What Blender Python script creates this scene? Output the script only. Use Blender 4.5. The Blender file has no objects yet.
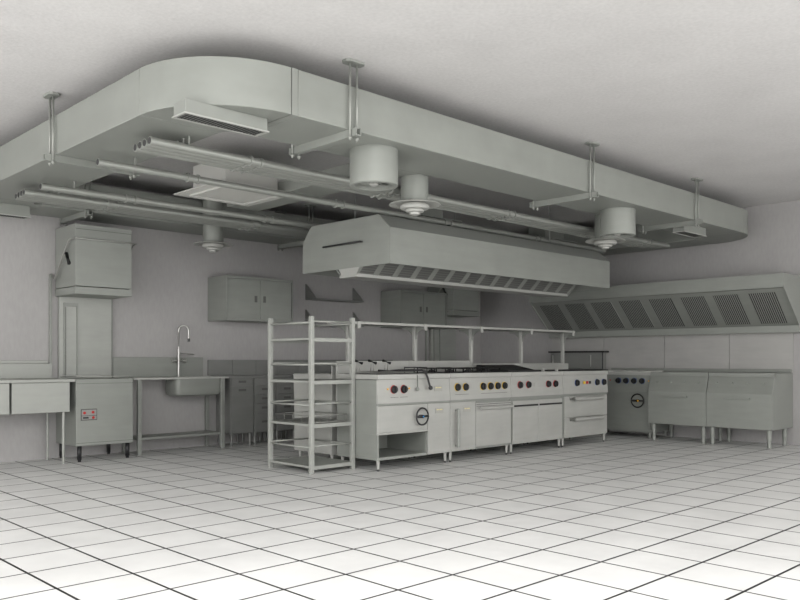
import bpy, bmesh, math, random
from mathutils import Vector, Matrix
random.seed(4)
SC = bpy.context.scene
COL = SC.collection

# ------------------------------------------------------------------ camera
FPX, CXP, HOR, YAW = 802.0, 400.0, 359.4, 0.7704
cam_d = bpy.data.cameras.new('camera')
cam = bpy.data.objects.new('camera', cam_d); COL.objects.link(cam)
cam.location = (0, 0, 1.0)
cam.rotation_euler = (math.pi/2, 0, -YAW)
cam_d.sensor_width = 36; cam_d.lens = 36*FPX/800
cam_d.shift_y = (HOR-300)/800
cam_d.clip_start = .05
SC.camera = cam
SC.view_settings.view_transform = 'Standard'
SC.view_settings.look = 'None'
SC.view_settings.gamma = 1
SC.view_settings.exposure = 0.82

# ------------------------------------------------------------------ light
w = bpy.data.worlds.new('world'); SC.world = w; w.use_nodes = True
w.node_tree.nodes['Background'].inputs[0].default_value = (1.0, .985, .975, 1)
w.node_tree.nodes['Background'].inputs[1].default_value = 1.9
def area(name, loc, target, sx, sy, energy, col=(1, 1, 1)):
    l = bpy.data.lights.new(name, 'AREA'); l.shape = 'RECTANGLE'; l.size = sx; l.size_y = sy
    l.energy = energy; l.color = col
    o = bpy.data.objects.new(name, l); COL.objects.link(o); o.location = loc
    d = Vector(target)-Vector(loc); o.rotation_euler = d.to_track_quat('-Z', 'Y').to_euler()
    return o
area('foreground_fill_light', (1.2, .9, 2.8), (1.3, 1.0, 0), 2.4, 2.4, 88)  # unseen soft overhead fill added to brighten the foreground floor

# ------------------------------------------------------------------ materials
def nodes(name):
    m = bpy.data.materials.new(name); m.use_nodes = True
    n = m.node_tree.nodes; l = m.node_tree.links
    return m, n, l, n['Principled BSDF']
def setp(b, col, rough, metal=0., spec=.5):
    b.inputs['Base Color'].default_value = (*col, 1); b.inputs['Roughness'].default_value = rough
    b.inputs['Metallic'].default_value = metal
    b.inputs['Specular IOR Level'].default_value = spec
def metal_mat(name, col, rough=.5, metal=.2, streak=(2, 2, 14), amp=.07, bump=.02):
    m, n, l, b = nodes(name); setp(b, col, rough, metal)
    tc = n.new('ShaderNodeTexCoord'); mp = n.new('ShaderNodeMapping'); mp.inputs['Scale'].default_value = streak
    nz = n.new('ShaderNodeTexNoise'); nz.inputs['Scale'].default_value = 1.3; nz.inputs['Detail'].default_value = 6
    nz2 = n.new('ShaderNodeTexNoise'); nz2.inputs['Scale'].default_value = 5; nz2.inputs['Detail'].default_value = 8
    mx = n.new('ShaderNodeMath'); mx.operation = 'ADD'
    cr = n.new('ShaderNodeMapRange'); cr.inputs[1].default_value = .7; cr.inputs[2].default_value = 1.3
    cr.inputs[3].default_value = 1-amp; cr.inputs[4].default_value = 1+amp
    mul = n.new('ShaderNodeMix'); mul.data_type = 'RGBA'; mul.blend_type = 'MULTIPLY'; mul.inputs[0].default_value = 1
    mul.inputs[6].default_value = (*col, 1)
    l.new(tc.outputs['Object'], mp.inputs[0]); l.new(mp.outputs[0], nz.inputs[0]); l.new(tc.outputs['Object'], nz2.inputs[0])
    l.new(nz.outputs[0], mx.inputs[0]); l.new(nz2.outputs[0], mx.inputs[1]); l.new(mx.outputs[0], cr.inputs[0])
    l.new(cr.outputs[0], mul.inputs[7]); l.new(mul.outputs[2], b.inputs['Base Color'])
    r = n.new('ShaderNodeMapRange'); r.inputs[1].default_value = .7; r.inputs[2].default_value = 1.3
    r.inputs[3].default_value = rough-.06; r.inputs[4].default_value = rough+.06
    l.new(mx.outputs[0], r.inputs[0]); l.new(r.outputs[0], b.inputs['Roughness'])
    if bump:
        bp = n.new('ShaderNodeBump'); bp.inputs['Strength'].default_value = bump; bp.inputs['Distance'].default_value = .02
        l.new(nz2.outputs[0], bp.inputs['Height']); l.new(bp.outputs[0], b.inputs['Normal'])
    return m
def plain(name, col, rough=.5, metal=0.):
    m, n, l, b = nodes(name); setp(b, col, rough, metal); return m
def plaster(name, col, scale=(1, 1, 1), amp=.08, rough=.9):
    m, n, l, b = nodes(name); setp(b, col, rough, 0, .2)
    tc = n.new('ShaderNodeTexCoord')
    nz = n.new('ShaderNodeTexNoise'); nz.inputs['Scale'].default_value = 2.2; nz.inputs['Detail'].default_value = 8; nz.inputs['Roughness'].default_value = .65
    mp = n.new('ShaderNodeMapping'); mp.inputs['Scale'].default_value = scale
    fz = n.new('ShaderNodeTexNoise'); fz.inputs['Scale'].default_value = 40; fz.inputs['Detail'].default_value = 3
    l.new(tc.outputs['Object'], nz.inputs[0]); l.new(tc.outputs['Object'], mp.inputs[0]); l.new(mp.outputs[0], fz.inputs[0])
    a = n.new('ShaderNodeMath'); a.operation = 'ADD'; l.new(nz.outputs[0], a.inputs[0]); l.new(fz.outputs[0], a.inputs[1])
    cr = n.new('ShaderNodeMapRange'); cr.inputs[1].default_value = .7; cr.inputs[2].default_value = 1.3
    cr.inputs[3].default_value = 1-amp; cr.inputs[4].default_value = 1+amp
    mul = n.new('ShaderNodeMix'); mul.data_type = 'RGBA'; mul.blend_type = 'MULTIPLY'; mul.inputs[0].default_value = 1
    mul.inputs[6].default_value = (*col, 1)
    l.new(a.outputs[0], cr.inputs[0]); l.new(cr.outputs[0], mul.inputs[7]); l.new(mul.outputs[2], b.inputs['Base Color'])
    bp = n.new('ShaderNodeBump'); bp.inputs['Strength'].default_value = .15; bp.inputs['Distance'].default_value = .01
    l.new(fz.outputs[0], bp.inputs['Height']); l.new(bp.outputs[0], b.inputs['Normal'])
    return m
def tile_mat():
    m, n, l, b = nodes('floor_tiles'); setp(b, (.6, .6, .6), .5, 0, .35)
    S, TX, TY, G = .3515, 2.417, 3.2054, .0118
    tc = n.new('ShaderNodeTexCoord'); sp = n.new('ShaderNodeSeparateXYZ'); l.new(tc.outputs['Object'], sp.inputs[0])
    def M(op, a, b_=None):
        k = n.new('ShaderNodeMath'); k.operation = op
        for i, v in enumerate((a, b_)):
            if v is None: continue
            if isinstance(v, (int, float)): k.inputs[i].default_value = v
            else: l.new(v, k.inputs[i])
        return k.outputs[0]
    ds = []
    for ax, o in ((0, TX), (1, TY)):
        u = M('DIVIDE', M('SUBTRACT', sp.outputs[ax], o), S)
        f = M('FRACT', M('ADD', u, 200.5))
        ds.append(M('MULTIPLY', M('ABSOLUTE', M('SUBTRACT', f, .5)), S))
    d = M('MINIMUM', ds[0], ds[1])
    g = n.new('ShaderNodeMapRange'); g.inputs[1].default_value = G*.5; g.inputs[2].default_value = G*.62
    l.new(d, g.inputs[0])
    nz = n.new('ShaderNodeTexNoise'); nz.inputs['Scale'].default_value = 3; nz.inputs['Detail'].default_value = 8
    l.new(tc.outputs['Object'], nz.inputs[0])
    cr = n.new('ShaderNodeValToRGB'); cr.color_ramp.elements[0].position = .35; cr.color_ramp.elements[1].position = .65
    cr.color_ramp.elements[0].color = (.62, .62, .607, 1); cr.color_ramp.elements[1].color = (.68, .68, .665, 1)
    l.new(nz.outputs[0], cr.inputs[0])
    mx = n.new('ShaderNodeMix'); mx.data_type = 'RGBA'; l.new(g.outputs[0], mx.inputs[0])
    mx.inputs[6].default_value = (.006, .006, .006, 1); l.new(cr.outputs[0], mx.inputs[7]); l.new(mx.outputs[2], b.inputs['Base Color'])
    bp = n.new('ShaderNodeBump'); bp.inputs['Strength'].default_value = .5; bp.inputs['Distance'].default_value = .003
    l.new(g.outputs[0], bp.inputs['Height']); l.new(bp.outputs[0], b.inputs['Normal'])
    return m
def stripes_mat(name, base, dark, pitch, frac=.45, axes=(1, 0, 0), rough=.5):
    """fine perforation rows in a filter: stripes along one object axis, broken by dashes"""
    m, n, l, b = nodes(name); setp(b, base, rough, .3)
    tc = n.new('ShaderNodeTexCoord'); dot = n.new('ShaderNodeVectorMath'); dot.operation = 'DOT_PRODUCT'
    dot.inputs[1].default_value = axes; l.new(tc.outputs['Object'], dot.inputs[0])
    a = n.new('ShaderNodeMath'); a.operation = 'DIVIDE'; l.new(dot.outputs['Value'], a.inputs[0]); a.inputs[1].default_value = pitch
    c = n.new('ShaderNodeMath'); c.operation = 'ADD'; l.new(a.outputs[0], c.inputs[0]); c.inputs[1].default_value = 500
    f = n.new('ShaderNodeMath'); f.operation = 'FRACT'; l.new(c.outputs[0], f.inputs[0])
    g = n.new('ShaderNodeMath'); g.operation = 'LESS_THAN'; l.new(f.outputs[0], g.inputs[0]); g.inputs[1].default_value = frac
    mx = n.new('ShaderNodeMix'); mx.data_type = 'RGBA'; l.new(g.outputs[0], mx.inputs[0])
    mx.inputs[6].default_value = (*base, 1); mx.inputs[7].default_value = (*dark, 1); l.new(mx.outputs[2], b.inputs['Base Color'])
    return m

MT = metal_mat('brushed_steel', (.262, .274, .252))
MTD = metal_mat('duct_sheet_metal', (.252, .264, .242), rough=.5, streak=(1.2, 1.2, 5), amp=.08)
MTP = metal_mat('pipe_metal', (.29, .30, .277), rough=.42, metal=.4)
MTL = metal_mat('light_steel', (.40, .403, .38), rough=.42)
RCK = metal_mat('rack_steel', (.33, .34, .315), rough=.45)
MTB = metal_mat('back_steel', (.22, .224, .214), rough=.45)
CHR = plain('chrome', (.42, .42, .40), .32, .7)
BLK = plain('black_plastic', (.012, .012, .013), .4)
IRON = plain('black_cast_iron', (.012, .012, .012), .55)
DARK = plain('dark_interior', (.03, .03, .03), .7)
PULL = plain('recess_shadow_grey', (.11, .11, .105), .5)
SEAM = plain('dark_seam', (.06, .06, .058), .7)
RED = plain('red_enamel', (.45, .02, .02), .45)
YEL = plain('yellow_enamel', (.75, .5, .03), .45)
ORA = plain('orange_indicator', (.8, .42, .05), .4)
BLU = plain('blue_enamel', (.03, .08, .25), .45)
LBL = plain('pale_label', (.36, .36, .33), .6)
LBLY = plain('yellowish_print', (.62, .56, .30), .6)
WALL = plaster('wall_covering', (.375, .367, .362), (1, 1, .3), .05)
CEIL = plaster('ceiling_plaster', (.535, .527, .52), (1, 1, 1), .075)
CLAD = metal_mat('wall_cladding_steel', (.40, .395, .38), rough=.55, metal=.3)
TILE = tile_mat()
PERF = stripes_mat('perforated_filter', (.30, .31, .29), (.03, .03, .03), .0235, .5, (0, 1, 0))
PERF2 = stripes_mat('baffle_filter', (.17, .175, .165), (.12, .12, .115), .02, .5, (0, 1, 0))
CAN = plain('white_diffuser', (.52, .52, .49), .5)

# ------------------------------------------------------------------ helpers
def nb(): return bmesh.new()
def box(bm, x0, x1, y0, y1, z0, z1):
    v = [bm.verts.new(p) for p in ((x0,y0,z0),(x1,y0,z0),(x1,y1,z0),(x0,y1,z0),(x0,y0,z1),(x1,y0,z1),(x1,y1,z1),(x0,y1,z1))]
    for f in ((0,3,2,1),(4,5,6,7),(0,1,5,4),(1,2,6,5),(2,3,7,6),(3,0,4,7)): bm.faces.new([v[i] for i in f])
    return bm
def basis(d):
    d = d.normalized(); up = Vector((0,0,1)) if abs(d.z) < .9 else Vector((1,0,0))
    a = d.cross(up).normalized(); b = a.cross(d).normalized(); return a, b
def cyl(bm, p0, p1, r0, r1=None, n=20, caps=True):
    if r1 is None: r1 = r0
    p0, p1 = Vector(p0), Vector(p1); a, b = basis(p1-p0)
    r = []
    for p, q in ((p0, r0), (p1, r1)):
        r.append([bm.verts.new(p+q*(math.cos(t)*a+math.sin(t)*b)) for t in [2*math.pi*i/n for i in range(n)]])
    for i in range(n):
        j = (i+1) % n; f = bm.faces.new((r[0][i], r[0][j], r[1][j], r[1][i])); f.smooth = True
    if caps: bm.faces.new(r[0][::-1]); bm.faces.new(r[1])
    return bm
def tube(bm, pts, r, n=10, closed=False):
    pts = [Vector(p) for p in pts]; rings = []; N = len(pts); prev = None
    for i, p in enumerate(pts):
        if closed: d = pts[(i+1) % N]-pts[i-1]
        else: d = pts[min(i+1, N-1)]-pts[max(i-1, 0)]
        d.normalize()
        if prev is None: a, b = basis(d)
        else:
            a = (prev-prev.dot(d)*d).normalized(); b = d.cross(a).normalized()
        prev = a
        rings.append([bm.verts.new(p+r*(math.cos(t)*a+math.sin(t)*b)) for t in [2*math.pi*k/n for k in range(n)]])
    rng = range(N) if closed else range(N-1)
    for i in rng:
        A, B = rings[i], rings[(i+1) % N]
        for k in range(n):
            f = bm.faces.new((A[k], A[(k+1) % n], B[(k+1) % n], B[k])); f.smooth = True
    if not closed: bm.faces.new(rings[0][::-1]); bm.faces.new(rings[-1])
    return bm
def lathe(bm, c, prof, n=36, axis='z'):
    """prof: (radius, offset) pairs along axis"""
    rings = []
    for r, h in prof:
        ring = []
        for i in range(n):
            t = 2*math.pi*i/n; u, v = r*math.cos(t), r*math.sin(t)
            if axis == 'z': p = (c[0]+u, c[1]+v, c[2]+h)
            elif axis == 'y': p = (c[0]+u, c[1]+h, c[2]+v)
            else: p = (c[0]+h, c[1]+u, c[2]+v)
            ring.append(bm.verts.new(p))
        rings.append(ring)
    for A, B in zip(rings, rings[1:]):
        for i in range(n):
            j = (i+1) % n; f = bm.faces.new((A[i], A[j], B[j], B[i]))
    bm.faces.new(rings[0][::-1]); bm.faces.new(rings[-1])
    return bm
def prism(bm, poly, axis, a0, a1):
    """poly: 2D points in the two other axes (x: (y,z), y: (x,z), z: (x,y))"""
    def P(p, a): return {'x': (a, p[0], p[1]), 'y': (p[0], a, p[1]), 'z': (p[0], p[1], a)}[axis]
    A = [bm.verts.new(P(p, a0)) for p in poly]; B = [bm.verts.new(P(p, a1)) for p in poly]
    n = len(poly)
    bm.faces.new(A[::-1]); bm.faces.new(B)
    for i in range(n): bm.faces.new((A[i], A[(i+1) % n], B[(i+1) % n], B[i]))
    return bm
def build(name, bm, mat, parent=None, bevel=0., smooth=None, origin=None):
    bmesh.ops.recalc_face_normals(bm, faces=bm.faces[:])
    me = bpy.data.meshes.new(name)
    off = Vector((0, 0, 0))
    if parent is not None:
        p = parent
        while p is not None: off += p.location; p = p.parent
    elif origin is not None: off = Vector(origin)
    bmesh.ops.translate(bm, verts=bm.verts, vec=-off)
    bm.to_mesh(me); bm.free()
    me.materials.append(mat)
    o = bpy.data.objects.new(name, me); COL.objects.link(o)
    if parent is not None: o.parent = parent
    else: o.location = off
    if smooth:
        for f in me.polygons: f.use_smooth = True
        try: me.set_sharp_from_angle(angle=math.radians(smooth))
        except Exception: pass
    if bevel:
        md = o.modifiers.new('bevel', 'BEVEL'); md.width = bevel; md.segments = 2; md.limit_method = 'ANGLE'; md.angle_limit = math.radians(50)
    return o
def tag(o, label, cat, group=None):
    o['label'] = label; o['category'] = cat
    if group: o['group'] = group
    return o
def thing(name, label, cat, loc, group=None):
    o = bpy.data.objects.new(name, None); COL.objects.link(o); o.location = loc; o.empty_display_size = .1
    return tag(o, label, cat, group)
def struct(name, bm, m, **k):
    o = build(name, bm, m, **k); o['kind'] = 'structure'; return o
def bx(name, x0, x1, y0, y1, z0, z1, mat, parent, bevel=.003): return build(name, box(nb(), x0, x1, y0, y1, z0, z1), mat, parent, bevel)
def kids(o): return [c for c in bpy.data.objects if c.parent == o]
def copy_tree(o, parent=None):
    c = o.copy(); COL.objects.link(c); c.parent = parent
    for ch in kids(o): copy_tree(ch, c)
    return c

# ------------------------------------------------------------------ setting
XW, YW, ZC = 9.82, 8.27, 2.85
X0, Y0 = -1.2, -1.5
struct('floor', box(nb(), X0, XW+.2, Y0, YW+.2, -.1, 0), TILE)
struct('ceiling', box(nb(), X0, XW+.2, Y0, YW+.2, ZC, ZC+.1), CEIL)
struct('wall_back', box(nb(), X0, XW, YW, YW+.2, 0, ZC), WALL)
struct('wall_right', box(nb(), XW, XW+.2, Y0, YW+.2, 0, ZC), WALL)
# steel cladding under the wall hood
for i, (a, b) in enumerate(((3.519, 4.268), (4.274, 5.128), (5.134, 6.03), (6.036, 6.9))):
    struct('trim_%d' % (i+1), box(nb(), XW-.012, XW-.0005, a, b, .84, 1.40), CLAD)

# ------------------------------------------------------------------ ceiling duct ring
DX0, DY0, DX1, DY1 = 2.175, 3.80, 9.72, 8.22
DZ0, DZ1, DW, DR = 2.43, 2.705, .535, .63
def arc(cx, cy, r, a0, a1, n=16):
    return [(cx+r*math.cos(math.radians(a0+(a1-a0)*i/n)), cy+r*math.sin(math.radians(a0+(a1-a0)*i/n))) for i in range(n+1)]
duct = thing('ceiling_ventilation_duct', 'large rectangular grey sheet metal duct looping around under the ceiling with rounded corners', 'duct', (5.9, 3.8, DZ0))
g = .003
XC, YC = DX0+DR, DY0+DR
XR = DX1-DR
def seg(poly): return build('duct_section', prism(nb(), poly, 'z', DZ0, DZ1), MTD, duct, .004, 30)
I = DW
seg([(DX0, YC+g), (DX0+I, YC+g), (DX0+I, DY1-DR-g), (DX0, DY1-DR-g)])
seg(arc(XC, YC, DR, 180, 270)+arc(XC, YC, DR-I, 270, 180)[:])
seg([(XC+.05, DY0), (XR-g, DY0), (XR-g, DY0+I), (XC+.05, DY0+I)])
seg(arc(XR, YC, DR, 270, 360)+arc(XR, YC, DR-I, 360, 270))
seg([(DX1-I, YC+g), (DX1, YC+g), (DX1, DY1-DR-g), (DX1-I, DY1-DR-g)])
seg(arc(XR, DY1-DR, DR, 0, 90)+arc(XR, DY1-DR, DR-I, 90, 0))
seg([(XC+g, DY1-I), (XR-g, DY1-I), (XR-g, DY1), (XC+g, DY1)])
seg(arc(XC, DY1-DR, DR, 90, 180)+arc(XC, DY1-DR, DR-I, 180, 90))
# slim joint band between two sections, dark gaps either side
for (x0, x1, y0, y1) in ((XC+.004, XC+.046, DY0, DY0+I),):
    build('joint_band', box(nb(), x0, x1, y0, y1, DZ0, DZ1), MTD, duct)
for (x0, x1, y0, y1) in ((XC-.008, XC+.058, DY0+.006, DY0+I-.006), (DX0+.006, DX0+I-.006, YC-.006, YC+.006), (XR-.006, XR+.006, DY0+.006, DY0+I-.006),
                         (DX0+.006, DX0+I-.006, DY1-DR-.006, DY1-DR+.006), (DX1-I+.006, DX1-.006, YC-.006, YC+.006), (DX1-I+.006, DX1-.006, DY1-DR-.006, DY1-DR+.006), (XC-.006, XC+.006, DY1-I+.006, DY1-.006), (XR-.006, XR+.006, DY1-I+.006, DY1-.006)):
    build('joint_sleeve', box(nb(), x0, x1, y0, y1, DZ0+.006, DZ1-.006), SEAM, duct)
# short flat branch to the air terminals
bx('duct_branch', 4.07, 4.41, DY0+I, 6.52, DZ0, 2.53, MTD, duct)

# slot grilles hanging under the duct
def slot_grille(loc, label, LL=.54):
    t = thing('slot_grille', label, 'air grille', loc, None)
    x, y, z = loc; L, D, H = LL, .13, DZ0-loc[2]
    bm = nb(); prism(bm, [(x, y), (x+L, y), (x+L, y+D), (x, y+D)], 'z', z, z+H)
    build('housing', bm, MTD, t, .002)
    bm = nb()
    for (a, b, c, d) in ((x-.008, x+L+.008, y-.008, y+.008), (x-.008, x+L+.008, y+D-.008, y+D+.008), (x-.008, x+.008, y+.008, y+D-.008), (x+L-.008, x+L+.008, y+.008, y+D-.008)):
        box(bm, a, b, c, d, z-.006, z+.001)
    build('rim', bm, MTL, t)
    bm = nb()
    for i in range(24):
        xx = x+.02+i*(L-.04)/23
        prism(bm, [(xx-.003, z-.004), (xx+.001, z-.004), (xx+.008, z+.0), (xx+.004, z+.0)], 'y', y+.009, y+D-.009)
    build('louvre', bm, MTD, t)
    build('opening', box(nb(), x+.01, x+L-.01, y+.008, y+D-.008, z-.001, z+.0005), DARK, t)
    return t
slot_grille((2.215, 3.97, DZ0-.075), 'long grey slot grille box under the near rounded corner of the ceiling duct')
slot_grille((7.98, 3.95, DZ0-.085), 'small slot grille box under the far right end of the front ceiling duct', .50)
slot_grille((2.20, 7.79, DZ0-.10), 'slot grille box under the rear ceiling duct at the left edge')

# round fan drums under the front duct
def fan_drum(x, y, label):
    t = thing('fan_drum', label, 'extractor fan', (x, y, 2.22), 'round fan drums under the front duct')
    R_, zb = .166, 2.185
    bm = lathe(nb(), (x, y, 0), [(R_, DZ0), (R_, zb+.006), (R_-.006, zb), (R_-.034, zb), (R_-.038, zb+.005), (R_-.038, zb+.08), (R_-.038, zb+.08)], 48)
    build('casing', bm, MTD, t, 0, 35)
    build('fan_back', lathe(nb(), (x, y, 0), [(R_-.04, zb+.06), (R_-.04, zb+.055)], 36), DARK, t)
    bm = nb()
    for k in range(5):
        a = 2*math.pi*k/5+.3
        pts = [(.03, 0), (R_-.04, -.32), (R_-.035, .32)]
        vs = [(x+r*math.cos(a+q), y+r*math.sin(a+q)) for r, q in [(.03, -.3), (R_-.046, -.38), (R_-.044, 0), (R_-.046, .38), (.03, .3)]]
        A = [bm.verts.new((u, v, zb+.028+.012*(i-2)/2)) for i, (u, v) in enumerate(vs)]
        B = [bm.verts.new((u, v, zb+.031+.012*(i-2)/2)) for i, (u, v) in enumerate(vs)]
        bm.faces.new(A[::-1]); bm.faces.new(B)
        for i in range(5): bm.faces.new((A[i], A[(i+1) % 5], B[(i+1) % 5], B[i]))
    build('fan_blades', bm, MTD, t)
    build('hub', lathe(nb(), (x, y, 0), [(.03, zb+.05), (.03, zb+.012), (.02, zb+.004)], 24), MTL, t, 0, 35)
    return t
fan_drum(3.70, 4.07, 'big round fan drum under the front duct, the nearer of the two')
fan_drum(6.86, 4.07, 'big round fan drum under the front duct, the farther of the two, toward the right')

# round ceiling diffusers on narrow stems
def disc_diffuser(x, y, zt, label):
    t = thing('round_air_diffuser', label, 'air diffuser', (x, y, 2.22), 'round disc diffusers on narrow stems')
    z = 2.222
    build('stem', lathe(nb(), (x, y, 0), [(.108, zt), (.108, z+.01)], 40), MTD, t, 0, 35)
    build('flange', lathe(nb(), (x, y, 0), [(.10, z+.012), (.195, z+.004), (.205, z-.004), (.20, z-.008), (.16, z-.004), (.15, z+.004), (.10, z+.004)], 44), MTL, t, 0, 35)
    build('cone', lathe(nb(), (x, y, 0), [(.09, z+.008), (.112, z-.006), (.118, z-.022), (.108, z-.038), (.09, z-.042)], 40), MTL, t, 0, 35)
    build('inner_cone', lathe(nb(), (x, y, 0), [(.065, z-.04), (.074, z-.05), (.068, z-.062), (.05, z-.066)], 36), MTL, t, 0, 35)
    build('centre_cap', lathe(nb(), (x, y, 0), [(.035, z-.06), (.042, z-.068), (.040, z-.080), (.03, z-.086)], 32), MTL, t, 0, 35)
    return t
disc_diffuser(4.485, 4.455, ZC, 'round disc diffuser on a stem beside the nearer fan drum, above the island hood')
disc_diffuser(7.27, 4.455, ZC, 'round disc diffuser on a stem beside the farther fan drum')
disc_diffuser(4.50, 7.48, ZC, 'round disc diffuser on a stem under the rear duct near the back wall')

# square ceiling cassettes
def cassette(x, y, w, d, label, plate=.76, CAN=CAN):
    t = thing('square_air_terminal', label, 'air diffuser', (x, y, 2.43), 'square air terminals above the pipes')
    bx('plenum_box', x-w/2, x+w/2, y-d/2, y+d/2, 2.436, 2.67, CAN, t)
    h = plate/2; c = h-.11; z = 2.425
    bm = nb()
    for a, b, e, f in ((-h, h, -h, -c), (-h, h, c, h), (-h, -c, -c, c), (c, h, -c, c)):
        box(bm, x+a, x+b, y+e, y+f, z, z+.01)
    build('frame', bm, CAN, t)
    bm = nb()
    for a, b, e, f in ((-c-.012, c+.012, -c-.012, -c), (-c-.012, c+.012, c, c+.012), (-c-.012, -c, -c, c), (c, c+.012, -c, c)):
        box(bm, x+a, x+b, y+e, y+f, z-.014, z)
    build('inner_rim', bm, CAN, t)
    bx('centre_panel', x-c+.02, x+c-.02, y-c+.02, y+c-.02, z-.006, z+.004, CAN, t, .001)
    build('shadow_gap', box(nb(), x-c, x+c, y-c, y+c, z+.004, z+.009), DARK, t)
    return t
cassette(3.81, 5.97, .52, .52, 'pale square air terminal with a flat centre panel, nearest to the left duct')
cassette(5.97, 5.83, .40, .24, 'square air terminal coloured darker for shade, half hidden behind pipes above the island hood', .6, MTD)  # duct metal instead of white: shade behind the pipes put into the colour
cassette(8.17, 5.83, .40, .24, 'square air terminal box coloured darker for shade, farthest right behind the pipes', .6, MTD)  # same darker metal standing in for shade

# pipes under the ceiling
PZ, PR = 2.350, .026
def pipe(x0, x1, y, collars, label, group):
    t = thing('ceiling_pipe', label, 'pipe', (x0, y, PZ), group)
    bm = nb(); cyl(bm, (x0, y, PZ), (x1, y, PZ), PR, n=24)
    build('pipe_run', bm, MTP, t, 0, 40)
    build('open_end', cyl(nb(), (x0-.0015, y, PZ), (x0+.0, y, PZ), PR*.8, n=20), DARK, t)
    for c in collars:
        bm = nb(); cyl(bm, (c, y, PZ), (c+.014, y, PZ), PR+.010, n=24); cyl(bm, (c+.084, y, PZ), (c+.098, y, PZ), PR+.010, n=24); cyl(bm, (c+.018, y, PZ), (c+.08, y, PZ), PR+.002, n=24)
        build('pipe_coupling', bm, MTP, t, 0, 40)
    build('hanger_strap', box(nb(), 2.60, 2.612, y-.004, y+.004, PZ+PR-.002, DZ0), MTP, t)
    return t
for i, off in enumerate((0, .072, .144, .216)):
    pipe(2.335+.004*i, 8.93-.05*i, 4.625+off, [3.06, 4.38, 5.87, 7.35, 8.4], 
         ('frontmost', 'second from the front', 'third from the front', 'rearmost')[i]+' pipe of the four-pipe bundle running behind the front duct', 'front bundle of four ceiling pipes')
pipe(2.335, 8.75, 5.375, [3.01, 4.43, 5.81, 7.3], 'single ceiling pipe between the front bundle and the island hood', None)
pipe(2.345, 8.75, 6.44, [3.03, 4.43, 5.9], 'single ceiling pipe just in front of the rear bundle', None)
for i, off in enumerate((0, .072, .144, .216)):
    pipe(2.33+.004*i, 8.85-.05*i, 6.76+off, [3.02, 4.5, 5.9], 
         ('frontmost', 'second from the front', 'third from the front', 'rearmost')[i]+' pipe of the four-pipe bundle near the rear duct', 'rear bundle of four ceiling pipes')

# hangers
def hanger_y(x, ya, yb, label):
    """channel along y below the duct, rods at both ends"""
    t = thing('duct_hanger', label, 'hanger', (x, ya, ZC), 'rod hangers carrying the duct')
    bm = nb(); box(bm, x-.02, x+.02, ya-.05, yb+.05, 2.382, 2.388); box(bm, x-.02, x-.014, ya-.05, yb+.05, 2.388, 2.43); box(bm, x+.014, x+.02, ya-.05, yb+.05, 2.388, 2.43)
    build('channel_bar', bm, MTD, t)
    for y in (ya, yb):
        bm = prism(nb(), arc(x, y, .055, 0, 360, 12)[:-1] if False else [(x-.075, y-.02), (x-.055, y-.04), (x+.055, y-.04), (x+.075, y-.02), (x+.075, y+.02), (x+.055, y+.04), (x-.055, y+.04), (x-.075, y+.02)], 'z', ZC-.016, ZC)
        build('ceiling_plate', bm, MTD, t, .003)
        for s in (-.028, .028):
            build('rod', cyl(nb(), (x+s, y, 2.355), (x+s, y, ZC-.01), .0075, n=10), MTP, t)
            build('nut', cyl(nb(), (x+s, y, 2.365), (x+s, y, 2.382), .013, n=6), MTP, t)
    return t
def hanger_x(y, xa, xb, label):
    t = thing('duct_hanger', label, 'hanger', (xa, y, ZC), 'rod hangers carrying the duct')
    bm = nb(); box(bm, xa-.05, xb+.05, y-.02, y+.02, 2.382, 2.388); box(bm, xa-.05, xb+.05, y-.02, y-.014, 2.388, 2.43); box(bm, xa-.05, xb+.05, y+.014, y+.02, 2.388, 2.43)
    build('channel_bar', bm, MTD, t)
    for x in (xa, xb):
        bm = prism(nb(), [(x-.04, y-.055), (x-.02, y-.075), (x+.02, y-.075), (x+.04, y-.055), (x+.04, y+.055), (x+.02, y+.075), (x-.02, y+.075), (x-.04, y+.055)], 'z', ZC-.016, ZC)
        build('ceiling_plate', bm, MTD, t, .003)
        for s in (-.028, .028):
            build('rod', cyl(nb(), (x, y+s, 2.355), (x, y+s, ZC-.01), .0075, n=10), MTP, t)
            build('nut', cyl(nb(), (x, y+s, 2.365), (x, y+s, 2.382), .013, n=6), MTP, t)
    return t
hanger_x(5.715, DX0-.02, DX0+DW+.04, 'twin rod hanger and bar under the left duct run')
hanger_y(3.265, DY0-.02, DY0+DW+.04, 'twin rod hanger beside the nearer fan drum')
hanger_y(5.960, DY0-.02, DY0+DW+.04, 'twin rod hanger in the middle of the front duct')
hanger_y(7.915, DY0-.02, DY0+DW+.04, 'twin rod hanger near the right end of the front duct')
hanger_y(3.22, 7.62, 8.235, 'twin rod hanger of the rear duct above the left dishwasher')
hanger_y(5.91, 7.62, 8.235, 'twin rod hanger of the rear duct left of the island hood')

# ------------------------------------------------------------------ island hood
hx0, hx1, hy0, hy1 = 4.862, 8.479, 5.136, 6.40
hood = thing('island_extractor_hood', 'large box-shaped steel extractor hood hanging over the central cooking island', 'extractor hood', (6.67, 5.77, 1.76))
prof = [(hy0, 1.85), (hy0, 2.145), (hy0+.145, 2.285), (hy1-.145, 2.285), (hy1, 2.145), (hy1, 1.85), (hy1-.02, 1.85), (hy1-.02, 2.12), (hy0+.02, 2.12), (hy0+.02, 1.85)]
prof = [(hy0, 1.85), (hy0, 2.170), (hy0+.15, 2.300), (hy1-.135, 2.305), (hy1, 2.150), (hy1, 1.85)]
prof2 = prof+[(hy1-.02, 1.85), (hy1-.02, 2.13), (hy0+.02, 2.13), (hy0+.02, 1.85)]
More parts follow.
